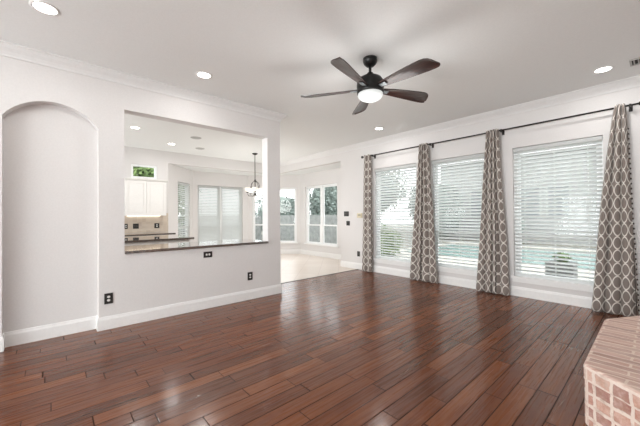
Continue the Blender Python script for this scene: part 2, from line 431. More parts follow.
# window wall, with the header over the opening to the breakfast nook
WINX = [(-4.445, -3.355), (-3.025, -1.935), (-1.605, -0.515)]
WZ0, WZ1 = 0.29, 2.412
x0 = -8.89
holes = [(a-x0, b-x0, WZ0, WZ1) for a, b in WINX] + [(0.0, -5.556-x0, 0.0, 2.757)]
wall_seg('wall_right', (x0, YB), (1.35, YB), CEIL+0.14, 0.14, holes)
NZ0, NZ1 = 0.36, 2.33
S2 = math.sqrt(0.5)
wall_seg('wall_nook_west', (-9.72, 3.3), (-9.72, 5.2), 2.92, 0.14, [(0.15, 1.70, NZ0, NZ1)])
wall_seg('wall_nook_northwest', (-9.72, 5.2), (-8.4, 6.52), 2.92, 0.14, [(0.15, 1.74, NZ0, NZ1)])
wall_seg('wall_nook_north', (-8.4, 6.52), (-5.4, 6.52), 2.92, 0.14, [(0.28, 1.84, NZ0, NZ1)])
wall_seg('wall_nook_southwest', (-8.75, 2.33), (-9.72, 3.3), 2.92, 0.14, [(0.49, 1.20, NZ0, NZ1)])
wall_seg('wall_nook_east', (-5.4, 6.52), (-5.4, 5.8), 2.92, 0.12)
wall_seg('wall_kitchen', (-8.75, -3.0), (-8.75, 2.33), CEIL+0.14, 0.14, [(4.475, 5.06, 2.31, 2.66)])
wall_seg('wall_kitchen_south', (-4.55, -3.0), (-8.75, -3.0), CEIL, 0.12, [(0.25, 3.9, 0.5, 2.5)])  # unseen opening, added to let the kitchen fill lamp in
wall_seg('wall_east', (1.2, YB), (1.2, -6.0), CEIL, 0.14, [(7.7, 10.4, 0.5, 2.45)])
wall_seg('wall_back', (1.2, -6.0), (-4.55, -6.0), CEIL, 0.14, [(0.3, 5.3, 0.0, 2.5)])

# mouldings
BASE = [(0, 0), (0.016, 0), (0.016, 0.118), (0.011, 0.135), (0.009, 0.150), (0, 0.152)]
struct(obj('baseboard_left', sweep([(XA, -6.0), (XA, NL), (NB, NL), (NB, NR), (XA, NR), (XA, END), (BACK, END)], BASE), 'trim'))
struct(obj('baseboard_right', sweep([(-5.556, YB+0.12), (-5.556, YB), (1.2, YB)], BASE), 'trim'))
struct(obj('baseboard_nook', sweep([(-8.75, 2.33), (-9.72, 3.3), (-9.72, 5.2), (-8.4, 6.52), (-5.4, 6.52), (-5.4, 5.8)], BASE), 'trim'))
struct(obj('baseboard_east', sweep([(1.2, YB-0.02), (1.2, -6.0)], BASE), 'trim'))
CR = [(0, CEIL), (0, CEIL-0.118), (0.012, CEIL-0.118), (0.016, CEIL-0.098), (0.036, CEIL-0.072), (0.066, CEIL-0.046), (0.084, CEIL-0.020), (0.098, CEIL-0.016), (0.098, CEIL)]
struct(obj('trim_2', sweep([(XA, -6.0), (XA, END), (BACK, END)], CR), 'crown'))
struct(obj('trim_3', sweep([(-8.75, YB), (1.2, YB)], CR), 'crown'))

# ------------------------------------------------------------------ windows
def frame_bm(x0, x1, y0, y1, z0, z1, t, bm=None):
    bm = bm or bmesh.new()
    box(bm, x0, x0+t, y0, y1, z0, z1); box(bm, x1-t, x1, y0, y1, z0, z1)
    box(bm, x0+t, x1-t, y0, y1, z0, z0+t); box(bm, x0+t, x1-t, y0, y1, z1-t, z1)
    return bm
def window(n, loc, rz, W_, z0, z1, units=1, mid=1.02, sill=True, depth=0.085, apron=0.0):
    """double-hung window(s) set into a wall opening; local x along the wall, y outward"""
    f = 0.045; bm = frame_bm(0.002, W_-0.002, depth-0.035, depth+0.05, z0+0.002, z1-0.002, f)
    uw = W_/units
    for k in range(1, units): box(bm, k*uw-0.05, k*uw+0.05, depth-0.034, depth+0.05, z0+f, z1-f)
    o = struct(obj('window_%d' % n, bm, 'vinyl')); o.location = (*loc, 0); o.rotation_euler = (0, 0, rz)
    for k in range(units):
        a = k*uw + (f if k == 0 else 0.05); b = (k+1)*uw - (f if k == units-1 else 0.05)
        if mid:
            obj('upper_sash', frame_bm(a, b, depth+0.012, depth+0.04, mid-0.02, z1-f, 0.035), 'vinyl', o)
            obj('lower_sash', frame_bm(a, b, depth-0.022, depth+0.008, z0+f, mid+0.02, 0.045), 'vinyl', o)
            obj('upper_glass_pane', bx(a+0.03, b-0.03, depth+0.024, depth+0.028, mid+0.01, z1-f-0.03), 'glass', o)
            obj('lower_glass_pane', bx(a+0.04, b-0.04, depth-0.010, depth-0.006, z0+f+0.04, mid-0.02), 'glass', o)
        else:
            obj('glass_pane', bx(a, b, depth+0.01, depth+0.014, z0+f, z1-f), 'glass', o)
    if sill:
        bm = bmesh.new(); box(bm, -0.04, W_+0.04, -0.035, -0.0005, z0-0.004, z0+0.034); box(bm, 0.003, W_-0.003, -0.0005, depth-0.036, z0+0.003, z0+0.034)
        obj('window_sill', bm, 'trim', o)
        if apron: obj('window_apron', bx(-0.02, W_+0.02, -0.016, -0.0005, z0-apron, z0-0.006), 'trim', o)
    return o
for i, (a, b) in enumerate(WINX): window(i+1, (a, YB), 0, b-a, WZ0, WZ1, 1, 1.0, apron=0.06)
window(4, (-9.72, 3.45), math.pi/2, 1.55, NZ0, NZ1, 2)
window(5, (-9.72+0.15*S2, 5.2+0.15*S2), math.pi/4, 1.59, NZ0, NZ1, 2)
window(6, (-8.12, 6.52), 0, 1.56, NZ0, NZ1, 2)
window(7, (-8.75-0.49*S2, 2.33+0.49*S2), 3*math.pi/4, 0.71, NZ0, NZ1, 1)
window(8, (-8.75, 1.475), math.pi/2, 0.585, 2.31, 2.66, 1, None, sill=False, depth=0.05)
window(10, (1.2, -2.04), -math.pi/2, 2.7, 0.5, 2.45, 3, None)  # unseen side window, added so the side fill lamp can shine in
window(9, (0.9, -6.0), math.pi, 5.0, 0.0, 2.5, 5, None, sill=False)  # unseen glazed doors, added as the opening for the back fill lamp

# ------------------------------------------------------------------ blinds
def blind(label, loc, rz, W_, z0, z1, tilt=22, pitch=0.058, slat=0.063, group='white blinds in the living room windows'):
    root = empty('window_blind', (*loc, z0), rz); finish(root, label, 'blind', group)
    H = z1-z0; a, b = 0.012, W_-0.012; ym = 0.026
    obj('headrail', bx(a, b, ym-0.022, ym+0.024, H-0.060, H-0.014), 'slat', root, bevel=0.003)
    bm = bmesh.new(); t = math.radians(tilt); n = int((H-0.10)/pitch)
    for k in range(n):
        z = H-0.075-k*pitch; rows = []
        for s_, cam in ((-0.5, 0.0), (0.0, 0.004), (0.5, 0.0)):
            rows.append((ym + s_*slat*math.cos(t) - cam*math.sin(t), z + s_*slat*math.sin(t) + cam*math.cos(t)))
        top = [[bm.verts.new((x, y, zz)) for y, zz in rows] for x in (a+0.002, b-0.002)]
        bot = [[bm.verts.new((x, y, zz-0.0028)) for y, zz in rows] for x in (a+0.002, b-0.002)]
        for q in range(2):
            bm.faces.new((top[0][q], top[1][q], top[1][q+1], top[0][q+1])); bm.faces.new((bot[0][q], bot[0][q+1], bot[1][q+1], bot[1][q]))
        for e in (0, 2): bm.faces.new((top[0][e], bot[0][e], bot[1][e], top[1][e]))
    obj('slats', bm, 'slat', root)
    obj('bottom_rail', bx(a, b, ym-0.02, ym+0.02, H-0.075-n*pitch-0.012, H-0.075-n*pitch+0.012), 'slat', root, bevel=0.003)
    for fx in (0.14, 0.5, 0.86):
        bm = bmesh.new()
        for y in (ym-0.031, ym+0.031): box(bm, a+fx*(b-a)-0.002, a+fx*(b-a)+0.002, y-0.0008, y+0.0008, H-0.075-n*pitch, H-0.05)
        obj('ladder_cord', bm, 'slat', root)
    return root
BL = ['white slatted blind in the tall window nearest the breakfast nook',
      'white slatted blind in the middle of the three tall windows',
      'white slatted blind in the tall window farthest right, nearest the brick hearth']
for (a, b), t in zip(WINX, BL): blind(t, (a, YB), 0, b-a, WZ0+0.036, WZ1, tilt=-32)
for k, t in enumerate(('closed white blind on the left half of the pale nook window above the counter',
                       'closed white blind on the right half of the pale nook window, left of the chandelier')):
    blind(t, (-9.72, 3.46+k*0.775), math.pi/2, 0.755, NZ0+0.036, NZ1-0.002, tilt=46, pitch=0.05, group='closed blinds in the breakfast nook')

blind('white blind in the narrow nook window left of the pale closed blinds', (-8.75-0.5*S2, 2.33+0.5*S2), 3*math.pi/4, 0.69, NZ0+0.036, NZ1-0.002, tilt=-30, group='blinds in the breakfast nook')

# ------------------------------------------------------------------ pass-through counter, kitchen
o = obj('granite_ledge', bx(-5.14, XA+0.022, PL+0.002, PR-0.002, PZ0+0.001, PZ0+0.036), 'granite', bevel=0.006)
finish(o, 'long polished brown granite ledge in the wall opening to the kitchen', 'countertop')

def panel_door(x, y0, y1, z0, z1, parent):
    bm = frame_bm(y0, y1, 0, 0.02, z0, z1, 0.055)
    box(bm, y0+0.055, y1-0.055, 0.0, 0.008, z0+0.055, z1-0.055); box(bm, y0+0.075, y1-0.075, 0.008, 0.016, z0+0.075, z1-0.075)
    for v in bm.verts: v.co = Vector((x+v.co.y, v.co.x, v.co.z))
    return obj('door', bm, 'cabinet', parent)
def upper_cabinet(y0, y1, label, crown=True):
    r = empty('wall_cabinet', (0, 0, 0)); finish(r, label, 'cabinet', 'white kitchen wall cabinets')
    obj('body', bx(-8.748, -8.44, y0, y1, 1.36, 2.215), 'cabinet', r)
    m = (y0+y1)/2
    panel_door(-8.44, y0+0.004, m-0.004, 1.365, 2.21, r); panel_door(-8.44, m+0.004, y1-0.004, 1.365, 2.21, r)
    bm = bmesh.new(); prof = [(-8.44, 2.215), (-8.415, 2.215), (-8.405, 2.235), (-8.385, 2.25), (-8.385, 2.262), (-8.748, 2.262), (-8.748, 2.215)]
    A = [bm.verts.new((x, y0, z)) for x, z in prof]; B = [bm.verts.new((x, y1+0.03, z)) for x, z in prof]
    for k in range(len(prof)): l = (k+1) % len(prof); bm.faces.new((A[k], A[l], B[l], B[k]))
    bm.faces.new(A); bm.faces.new(B[::-1]); obj('cornice', bm, 'cabinet', r)
    obj('light_strip', bx(-8.73, -8.68, y0+0.08, y1-0.08, 1.352, 1.359), 'undercab', r)
upper_cabinet(1.30, 2.20, 'white two-door wall cabinet hung below the small high kitchen window')

bm = bmesh.new(); vv = box(bm, -8.748, -8.735, 0.2, 2.325, 0.93, 1.425)
uvl = bm.loops.layers.uv.new('UVMap')
for f_ in bm.faces:
    for lp in f_.loops: lp[uvl].uv = (lp.vert.co.y, lp.vert.co.z)
o = obj('tile_backsplash', bm, 'splash'); finish(o, 'beige travertine tile backsplash between the cabinet and the kitchen counter', 'backsplash')
def base_unit(x0, x1, y0, y1, front, label, group=None):
    r = empty('base_cabinet', (0, 0, 0)); finish(r, label, 'cabinet', group)
    obj('body', bx(x0, x1, y0, y1, 0.0, 0.884), 'cabinet', r)
    n = max(1, int((y1-y0)/0.5)); d = (y1-y0)/n
    for k in range(n): panel_door(x1, y0+k*d+0.005, y0+(k+1)*d-0.005, 0.12, 0.86, r)
base_unit(-8.747, -8.14, 0.2, 2.29, 1, 'white base cabinets under the back kitchen counter')
o = obj('kitchen_counter', bx(-8.734, -8.09, 0.2, 2.325, 0.886, 0.925), 'granite', bevel=0.005)
finish(o, 'brown granite counter running along the tiled back wall of the kitchen', 'countertop')
base_unit(-7.0, -6.16, 0.2, 2.02, 1, 'white kitchen island base behind the wall opening')
o = obj('island_top', bx(-7.25, -6.08, 0.1, 2.09, 0.886, 0.925), 'granite', bevel=0.005)
finish(o, 'brown granite kitchen island top between the ledge and the back counter', 'countertop')

# ------------------------------------------------------------------ wall plates
def plate(name, loc, rz, W_, H_, label, cat, kind, group=None):
    """plate on a wall; local x along the wall, y towards the room"""
    r = empty(name, loc, rz); finish(r, label, cat, group)
    obj('cover_plate', bx(-W_/2, W_/2, 0.0005, 0.007, -H_/2, H_/2), 'black', r, bevel=0.002)
    if kind == 'outlet_v':
        for dz in (-0.02, 0.02):
            bm = bmesh.new(); lathe(bm, [(0.0165, 0), (0.0165, 0.004), (0.0, 0.004)], 16)
            for v in bm.verts: v.co = Vector((v.co.x, 0.0065+v.co.z, v.co.y*0.85+dz))
            obj('receptacle', bm, 'socket', r)
    if kind == 'outlet_h':
        for dx in (-0.02, 0.02):
            bm = bmesh.new(); lathe(bm, [(0.0165, 0), (0.0165, 0.004), (0.0, 0.004)], 16)
            for v in bm.verts: v.co = Vector((v.co.x*0.85+dx, 0.0065+v.co.z, v.co.y))
            obj('receptacle', bm, 'socket', r)
    if kind.startswith('switch'):
        n = int(kind[-1])
        for k in range(n):
            cx = (k-(n-1)/2)*0.046
            obj('toggle', bx(cx-0.014, cx+0.014, 0.0065, 0.011, -0.032, 0.032), plain('dark_rocker', (0.05, 0.046, 0.043), 0.3), r, bevel=0.002)
    if kind == 'dark1': obj('receptacle', bx(-0.017, 0.017, 0.0065, 0.009, -0.034, 0.034), plain('dark_outlet_insert', (0.06, 0.055, 0.05), 0.3), r)
    return r
WL = -math.pi/2   # local y -> +X on the left wall
plate('wall_outlet', (XA, 0.505, 0.362), WL, 0.084, 0.125, 'dark wall outlet with white sockets between the arched niche and the granite ledge', 'outlet', 'outlet_v', 'dark wall outlets')
plate('wall_outlet', (XA, 2.374, 0.371), WL, 0.084, 0.125, 'dark wall outlet low on the wall near its right-hand end', 'outlet', 'outlet_v', 'dark wall outlets')
plate('wall_outlet', (XA, 1.696, 0.777), WL, 0.125, 0.084, 'sideways dark wall outlet just below the granite ledge', 'outlet', 'outlet_h', 'dark wall outlets')
plate('wall_outlet', (-4.955, YB, 0.381), math.pi, 0.084, 0.125, 'dark wall outlet low beside the leftmost curtain', 'outlet', 'dark1', 'dark wall outlets')
plate('light_switch', (-5.357, YB, 1.372), math.pi, 0.165, 0.125, 'wider dark light switch plate on the wall beside the breakfast nook opening', 'light switch', 'switch3')
plate('light_switch', (-5.30, YB, 1.13), math.pi, 0.115, 0.115, 'smaller dark light switch directly below the wider dark switch', 'light switch', 'switch2')
KS = [(1.361, 0.075, 'dark outlet on the tile backsplash, farthest left', 'outlet_v'), (1.574, 0.125, 'wide dark switch on the tile backsplash, second from the left', 'switch2'), (2.05, 0.115, 'dark outlet on the tile backsplash, farthest right', 'outlet_v')]
for y, W_, lab, kd in KS: plate('backsplash_plate', (-8.735, y, 1.10), WL, W_, 0.125, lab, 'outlet', kd, 'dark plates on the kitchen backsplash')
r = empty('thermostat', (-4.90, YB, 1.325), math.pi); finish(r, 'beige thermostat on the wall left of the leftmost curtain', 'thermostat')
obj('housing', bx(-0.075, 0.075, 0.0005, 0.03, -0.055, 0.055), 'ivory', r, bevel=0.006)
obj('display', bx(-0.045, 0.045, 0.0302, 0.032, -0.01, 0.03), plain('thermostat_display', (0.42, 0.40, 0.30), 0.2), r)

# ------------------------------------------------------------------ curtain rod and curtains
RY, RZ = 5.555, 2.718
rod = empty('curtain_rod', (0, RY, RZ)); finish(rod, 'long thin dark bronze curtain rod across the top of the window wall', 'curtain rod')
bm = bmesh.new(); tube(bm, [(-4.70, 0, 0), (-0.16, 0, 0)], 0.0125, 12); obj('pole', bm, 'rod', rod, smooth=True)
for x in (-4.725, -0.145):
    bm = bmesh.new(); bmesh.ops.create_uvsphere(bm, u_segments=16, v_segments=10, radius=0.03)
    bmesh.ops.translate(bm, verts=bm.verts, vec=(x, 0, 0)); obj('finial', bm, 'rod', rod, smooth=True)
for x in (-4.42, -2.985, -1.735, -0.245):
    bm = bmesh.new(); tube(bm, [(x, 0, -0.018), (x, YB-RY-0.012, -0.018)], 0.009, 8)
    box(bm, x-0.018, x+0.018, YB-RY-0.012, YB-RY-0.001, -0.06, 0.03); box(bm, x-0.011, x+0.011, -0.018, 0.018, -0.03, 0.016)
    obj('bracket', bm, 'rod', rod)

def curtain(label, top, bot, folds, fabric, z0, seed, fringe=False, pw=1.05, trim=None):
    """pleated panel hung from the rod; top/bot = (x left, x right)"""
    rr = random.Random(seed); ph = [rr.uniform(0, 6.28) for _ in range(4)]
    NU, NV = folds*16, 60; zt = RZ+0.03
    bm = bmesh.new(); uvl = bm.loops.layers.uv.new('UVMap'); grid = []; uvs = {}
    def pt(u, v):
        t = v**pw
        xl = top[0]+(bot[0]-top[0])*t; xr = top[1]+(bot[1]-top[1])*t
        uu = u + 0.010*math.sin(2*math.pi*(u*1.5)+ph[0]+2*v) + 0.010*v*math.sin(2*math.pi*u*2+ph[1])
        uu = min(max(uu, 0), 1) if 0 < u < 1 else u
        A = 0.044 + 0.010*math.sin(5.5*u+ph[2])*v
        cr = abs(math.sin(math.pi*folds*u + 0.45*math.sin(2.2*v+ph[3])*v + 0.3))
        y = RY - 0.004 + A*(1.0-2.0*cr**0.5) + 0.006*math.sin(9*v+ph[1]+5*u)*v
        x = xl+(xr-xl)*uu + 0.004*math.sin(7*v+ph[0])
        return Vector((x, y, zt+(z0-zt)*v))
    for j in range(NV+1):
        row = []
        for i in range(NU+1):
            p = pt(i/NU, j/NV); vtx = bm.verts.new(p); row.append(vtx); uvs[vtx] = (i/NU*fabric, p.z)
        grid.append(row)
    for j in range(NV):
        for i in range(NU):
            f_ = bm.faces.new((grid[j][i], grid[j+1][i], grid[j+1][i+1], grid[j][i+1]))
            for lp in f_.loops: lp[uvl].uv = uvs[lp.vert]
    o = obj('window_curtain', bm, 'curtain', smooth=True)
    md = o.modifiers.new('cloth_thickness', 'SOLIDIFY'); md.thickness = 0.003
    finish(o, label, 'curtain', 'patterned curtain panels on the window wall')
    if trim:  # dark strip painting fold-crease shade; at outer edges also the dark border
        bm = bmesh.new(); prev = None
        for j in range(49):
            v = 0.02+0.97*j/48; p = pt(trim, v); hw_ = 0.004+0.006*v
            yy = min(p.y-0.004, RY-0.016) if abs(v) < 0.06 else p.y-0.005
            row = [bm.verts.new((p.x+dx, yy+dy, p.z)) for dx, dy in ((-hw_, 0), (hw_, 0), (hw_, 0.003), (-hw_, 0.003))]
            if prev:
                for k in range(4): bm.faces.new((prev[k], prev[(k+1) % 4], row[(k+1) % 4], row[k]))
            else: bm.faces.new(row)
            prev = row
        bm.faces.new(prev); obj('edge_crease_strip', bm, 'fringe_crease', o)
    if fringe:
        first = None
        for k in range(38):
            p = pt(1.0, 0.12+0.87*k/37)
            if first is None:
                bm = bmesh.new(); bmesh.ops.create_uvsphere(bm, u_segments=8, v_segments=6, radius=0.009, matrix=Matrix.Diagonal((0.9, 0.9, 1.5, 1)))
                first = t_ = obj('fringe_tassel', bm, 'fringe_crease', o, smooth=True)
            else:
                t_ = first.copy(); COL.objects.link(t_); t_.parent = o
            t_.location = (p.x+0.006, p.y, p.z)
    return o
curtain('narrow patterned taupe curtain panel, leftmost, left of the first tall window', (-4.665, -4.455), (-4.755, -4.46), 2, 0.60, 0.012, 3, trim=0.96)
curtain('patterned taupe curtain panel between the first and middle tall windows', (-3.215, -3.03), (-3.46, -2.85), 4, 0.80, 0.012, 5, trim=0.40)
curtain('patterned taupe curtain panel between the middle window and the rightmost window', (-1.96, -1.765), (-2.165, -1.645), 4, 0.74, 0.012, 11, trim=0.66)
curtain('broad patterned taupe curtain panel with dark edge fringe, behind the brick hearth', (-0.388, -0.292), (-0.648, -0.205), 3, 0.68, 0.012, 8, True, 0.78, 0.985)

# ------------------------------------------------------------------ brick hearth
def hearth():
    top = 0.376
    poly = [(-0.338, 2.53), (0.30, 2.04), (1.195, 2.04), (1.195, 4.62), (0.12, 4.62), (-0.20, 4.02), (-0.348, 3.76)]
    root = empty('brick_hearth', (0.4, 3.3, 0)); finish(root, 'low pinkish washed brick hearth with angled corners at the right edge', 'hearth')
    bm = bmesh.new(); P3 = [(x-0.4, y-3.3) for x, y in poly]; prism(bm, P3, 0, top-0.012)
    es = [e for e in bm.edges if abs(e.verts[0].co.z-e.verts[1].co.z) > 0.1]
    bmesh.ops.bevel(bm, geom=es, offset=0.03, segments=4, affect='EDGES', profile=0.5)
    uvl = bm.loops.layers.uv.new('UVMap')
    bm.normal_update()
    for f_ in bm.faces:
        t = Vector((0, 0, 1)).cross(f_.normal)
        if t.length < 0.5: t = Vector((1, 0, 0))
        for lp in f_.loops:
            lp[uvl].uv = (t.normalized().dot(lp.vert.co)+0.03, lp.vert.co.z+0.01)
    obj('brick_face', bm, 'hearth_face', root)
    bm = bmesh.new(); prism(bm, P3, top-0.095, top)
    es = [e for e in bm.edges if abs(e.verts[0].co.z-e.verts[1].co.z) > 0.03]
    bmesh.ops.bevel(bm, geom=es, offset=0.03, segments=4, affect='EDGES', profile=0.5)
    es = [e for e in bm.edges if e.verts[0].co.z > top-0.001 and e.verts[1].co.z > top-0.001 and len(e.link_faces) == 2 and e.calc_face_angle(0) > 1.0]
    bmesh.ops.bevel(bm, geom=es, offset=0.018, segments=3, affect='EDGES', profile=0.5)
    for v in bm.verts:
        v.co.x *= 1.004; v.co.y *= 1.003
    uvl = bm.loops.layers.uv.new('UVMap')
    bm.normal_update()
    for f_ in bm.faces:
        up = f_.normal.z > 0.45; f_.material_index = 0 if up else 1
        t = Vector((0, 0, 1)).cross(f_.normal)
        for lp in f_.loops:
            c = lp.vert.co
            lp[uvl].uv = (c.x, c.y) if up else (t.normalized().dot(c)+0.03, c.z+0.022)
    o = obj('rowlock_top', bm, 'hearth_top', root); o.data.materials.append(M['hearth_face'])
hearth()

# ------------------------------------------------------------------ ceiling fan
def fan():
    FX, FY = -2.135, 2.657; T = CEIL
    r = empty('ceiling_fan', (FX, FY, 0)); finish(r, 'dark bronze ceiling fan with five walnut blades and lit bowl', 'ceiling fan')
    obj('canopy', lathe(bmesh.new(), [(0.0, T-0.001), (0.078, T-0.001), (0.080, T-0.03), (0.070, T-0.06), (0.042, T-0.088), (0.016, T-0.095), (0, T-0.095)], 32, cap=False), 'bronze', r, smooth=True)
    obj('downrod', lathe(bmesh.new(), [(0.0155, T-0.10), (0.0155, T-0.175)], 16), 'bronze', r, smooth=True)
    obj('motor_housing', lathe(bmesh.new(), [(0.02, T-0.158), (0.034, T-0.165), (0.044, T-0.190), (0.085, T-0.205), (0.125, T-0.228), (0.146, T-0.262), (0.150, T-0.30), (0.150, T-0.335), (0.143, T-0.352), (0.148, T-0.362), (0.148, T-0.392), (0.138, T-0.396), (0, T-0.396)], 40, cap=False), 'bronze', r, smooth=True)
    obj('light_bowl', lathe(bmesh.new(), [(0.0, T-0.397), (0.136, T-0.397), (0.139, T-0.410), (0.132, T-0.430), (0.110, T-0.452), (0.075, T-0.468), (0.035, T-0.475), (0.0, T-0.476)], 40, cap=False), 'bowl', r, smooth=True)
    def blade_bm():
        # outline: radius, leading half-width, trailing half-width
        st = [(0.150, .040, .042), (0.20, .046, .050), (0.28, .054, .060), (0.38, .064, .070), (0.50, .075, .080), (0.60, .084, .086), (0.68, .090, .086), (0.715, .091, .080), (0.745, .091, .062), (0.768, .089, .030), (0.785, .085, -.015), (0.796, .076, -.050)]
        bm = bmesh.new(); NW = 6; up = []; dn = []
        for rr, a, b in st:
            ru, rd = [], []
            for k in range(NW+1):
                w_ = -b+(a+b)*k/NW; s_ = 2*k/NW-1
                zc_ = -0.010*(s_*s_)
                ru.append(bm.verts.new((rr, w_, zc_+0.0045))); rd.append(bm.verts.new((rr, w_, zc_-0.0045)))
            up.append(ru); dn.append(rd)
        for A, B in zip(up, up[1:]):
            for k in range(NW): bm.faces.new((A[k], B[k], B[k+1], A[k+1]))
        for A, B in zip(dn, dn[1:]):
            for k in range(NW): bm.faces.new((A[k], A[k+1], B[k+1], B[k]))
        for L_ in range(len(st)-1):
            for k in (0, NW): bm.faces.new((up[L_][k], up[L_+1][k], dn[L_+1][k], dn[L_][k]))
        for L_ in (0, -1):
            for k in range(NW): bm.faces.new((up[L_][k], up[L_][k+1], dn[L_][k+1], dn[L_][k]))
        return bm
    def bracket_bm():
        bm = bmesh.new(); box(bm, 0.10, 0.225, -0.024, 0.024, -0.022, -0.014)
        for x, y in ((0.185, -0.013), (0.185, 0.013), (0.212, 0.0)):
            lathe(bm, [(0.006, -0.026), (0.006, -0.018)], 8, (x, y))
        return bm
    proto = None
    for k in range(5):
        if proto is None:
            b = obj('blade', blade_bm(), 'blade', r, smooth=False); br = obj('blade_bracket', bracket_bm(), 'steel', b); proto = (b, br)
        else:
            b = proto[0].copy(); COL.objects.link(b); b.parent = r
            br = proto[1].copy(); COL.objects.link(br); br.parent = b
        th = math.radians(-3+72*k)
        b.matrix_local = Matrix.Translation((0, 0, T-0.335)) @ Matrix.Rotation(th, 4, 'Z') @ Matrix.Rotation(math.radians(-15), 4, 'X')
    l = bpy.data.lights.new('bowl_glow', 'POINT'); l.energy = P_FAN; l.shadow_soft_size = 0.35; l.color = (1, 0.99, 0.97)
    lo = bpy.data.objects.new('bowl_glow', l); COL.objects.link(lo); lo.parent = r; lo.location = (0, 0, T-0.80)
fan()

# ------------------------------------------------------------------ recessed lights, ceiling fittings
can_proto = None
def can(x, y, label, group, power=P_CAN, z=CEIL):
    global can_proto
    if can_proto is None:
        r = empty('recessed_light', (x, y, z))
        a = obj('trim_ring', lathe(bmesh.new(), [(0.098, -0.0005), (0.098, -0.004), (0.080, -0.008), (0.074, -0.003), (0.074, -0.0005)], 32, cap=False), 'trim', r, smooth=True)
        b = obj('lens', lathe(bmesh.new(), [(0.074, -0.003), (0.0, -0.0035)], 32, cap=False), 'lens', r)
        can_proto = (r, a, b)
    else:
        r = can_proto[0].copy(); COL.objects.link(r); r.location = (x, y, z)
        for c in can_proto[1:]:
            d = c.copy(); COL.objects.link(d); d.parent = r
    finish(r, label, 'ceiling light', group)
    l = area('can_beam', (0, 0, -0.012), 0.14, power, (0, 0, -1), None, (1, 0.985, 0.96), 'DISK'); l.parent = r
    return r
GL = 'recessed lights in the living room ceiling'; GK = 'recessed lights in the kitchen ceiling'
can(-3.391, -0.044, 'recessed ceiling light nearest the arched niche', GL)
can(-3.73, 1.407, 'recessed ceiling light in front of the kitchen opening', GL)
can(-3.756, 4.94, 'recessed ceiling light behind the ceiling fan', GL)
can(-0.446, 5.01, 'recessed ceiling light at the right, above the windows', GL)
can(-6.80, 1.22, 'leftmost recessed kitchen light, seen through the wall opening', GK, P_CAN*1.8)
can(-7.79, 2.15, 'smallest recessed kitchen light, above the high kitchen window', GK, P_CAN*0.9)
can(-5.835, 2.159, 'recessed kitchen light half hidden by the top of the wall opening', GK, P_CAN*4)
for x, y, lab in ((-6.835, 2.395, 'larger round grey fitting in the kitchen ceiling, nearer the wall opening'), (-7.849, 2.85, 'smaller, farther round grey fitting in the kitchen ceiling')):
    o = obj('ceiling_fitting', lathe(bmesh.new(), [(0.0, -0.012), (0.095, -0.010), (0.115, -0.0005)], 32, (0, 0), cap=False), 'grille', smooth=True)
    o.location = (x, y, CEIL); finish(o, lab, 'ceiling fitting', 'round grey ceiling fittings')
r = empty('ceiling_vent', (-0.04, 5.03, CEIL), 0); finish(r, 'rectangular slatted air vent in the ceiling at the right edge', 'vent')
obj('vent_frame', frame_bm(-0.18, 0.18, -0.10, 0.10, -0.012, -0.001, 0.02) if False else (lambda b: (box(b, -0.18, 0.18, -0.10, -0.082, -0.012, -0.0005), box(b, -0.18, 0.18, 0.082, 0.10, -0.012, -0.0005), box(b, -0.18, -0.162, -0.082, 0.082, -0.012, -0.0005), box(b, 0.162, 0.18, -0.082, 0.082, -0.012, -0.0005), b)[-1])(bmesh.new()), 'grille', r)
obj('vent_cavity', bx(-0.162, 0.162, -0.082, 0.082, -0.003, -0.0005), 'vent_dark', r)
bm = bmesh.new()
for k in range(9): box(bm, -0.15+k*0.036, -0.138+k*0.036, -0.082, 0.082, -0.011, -0.0035)
obj('louvres', bm, 'grille', r)

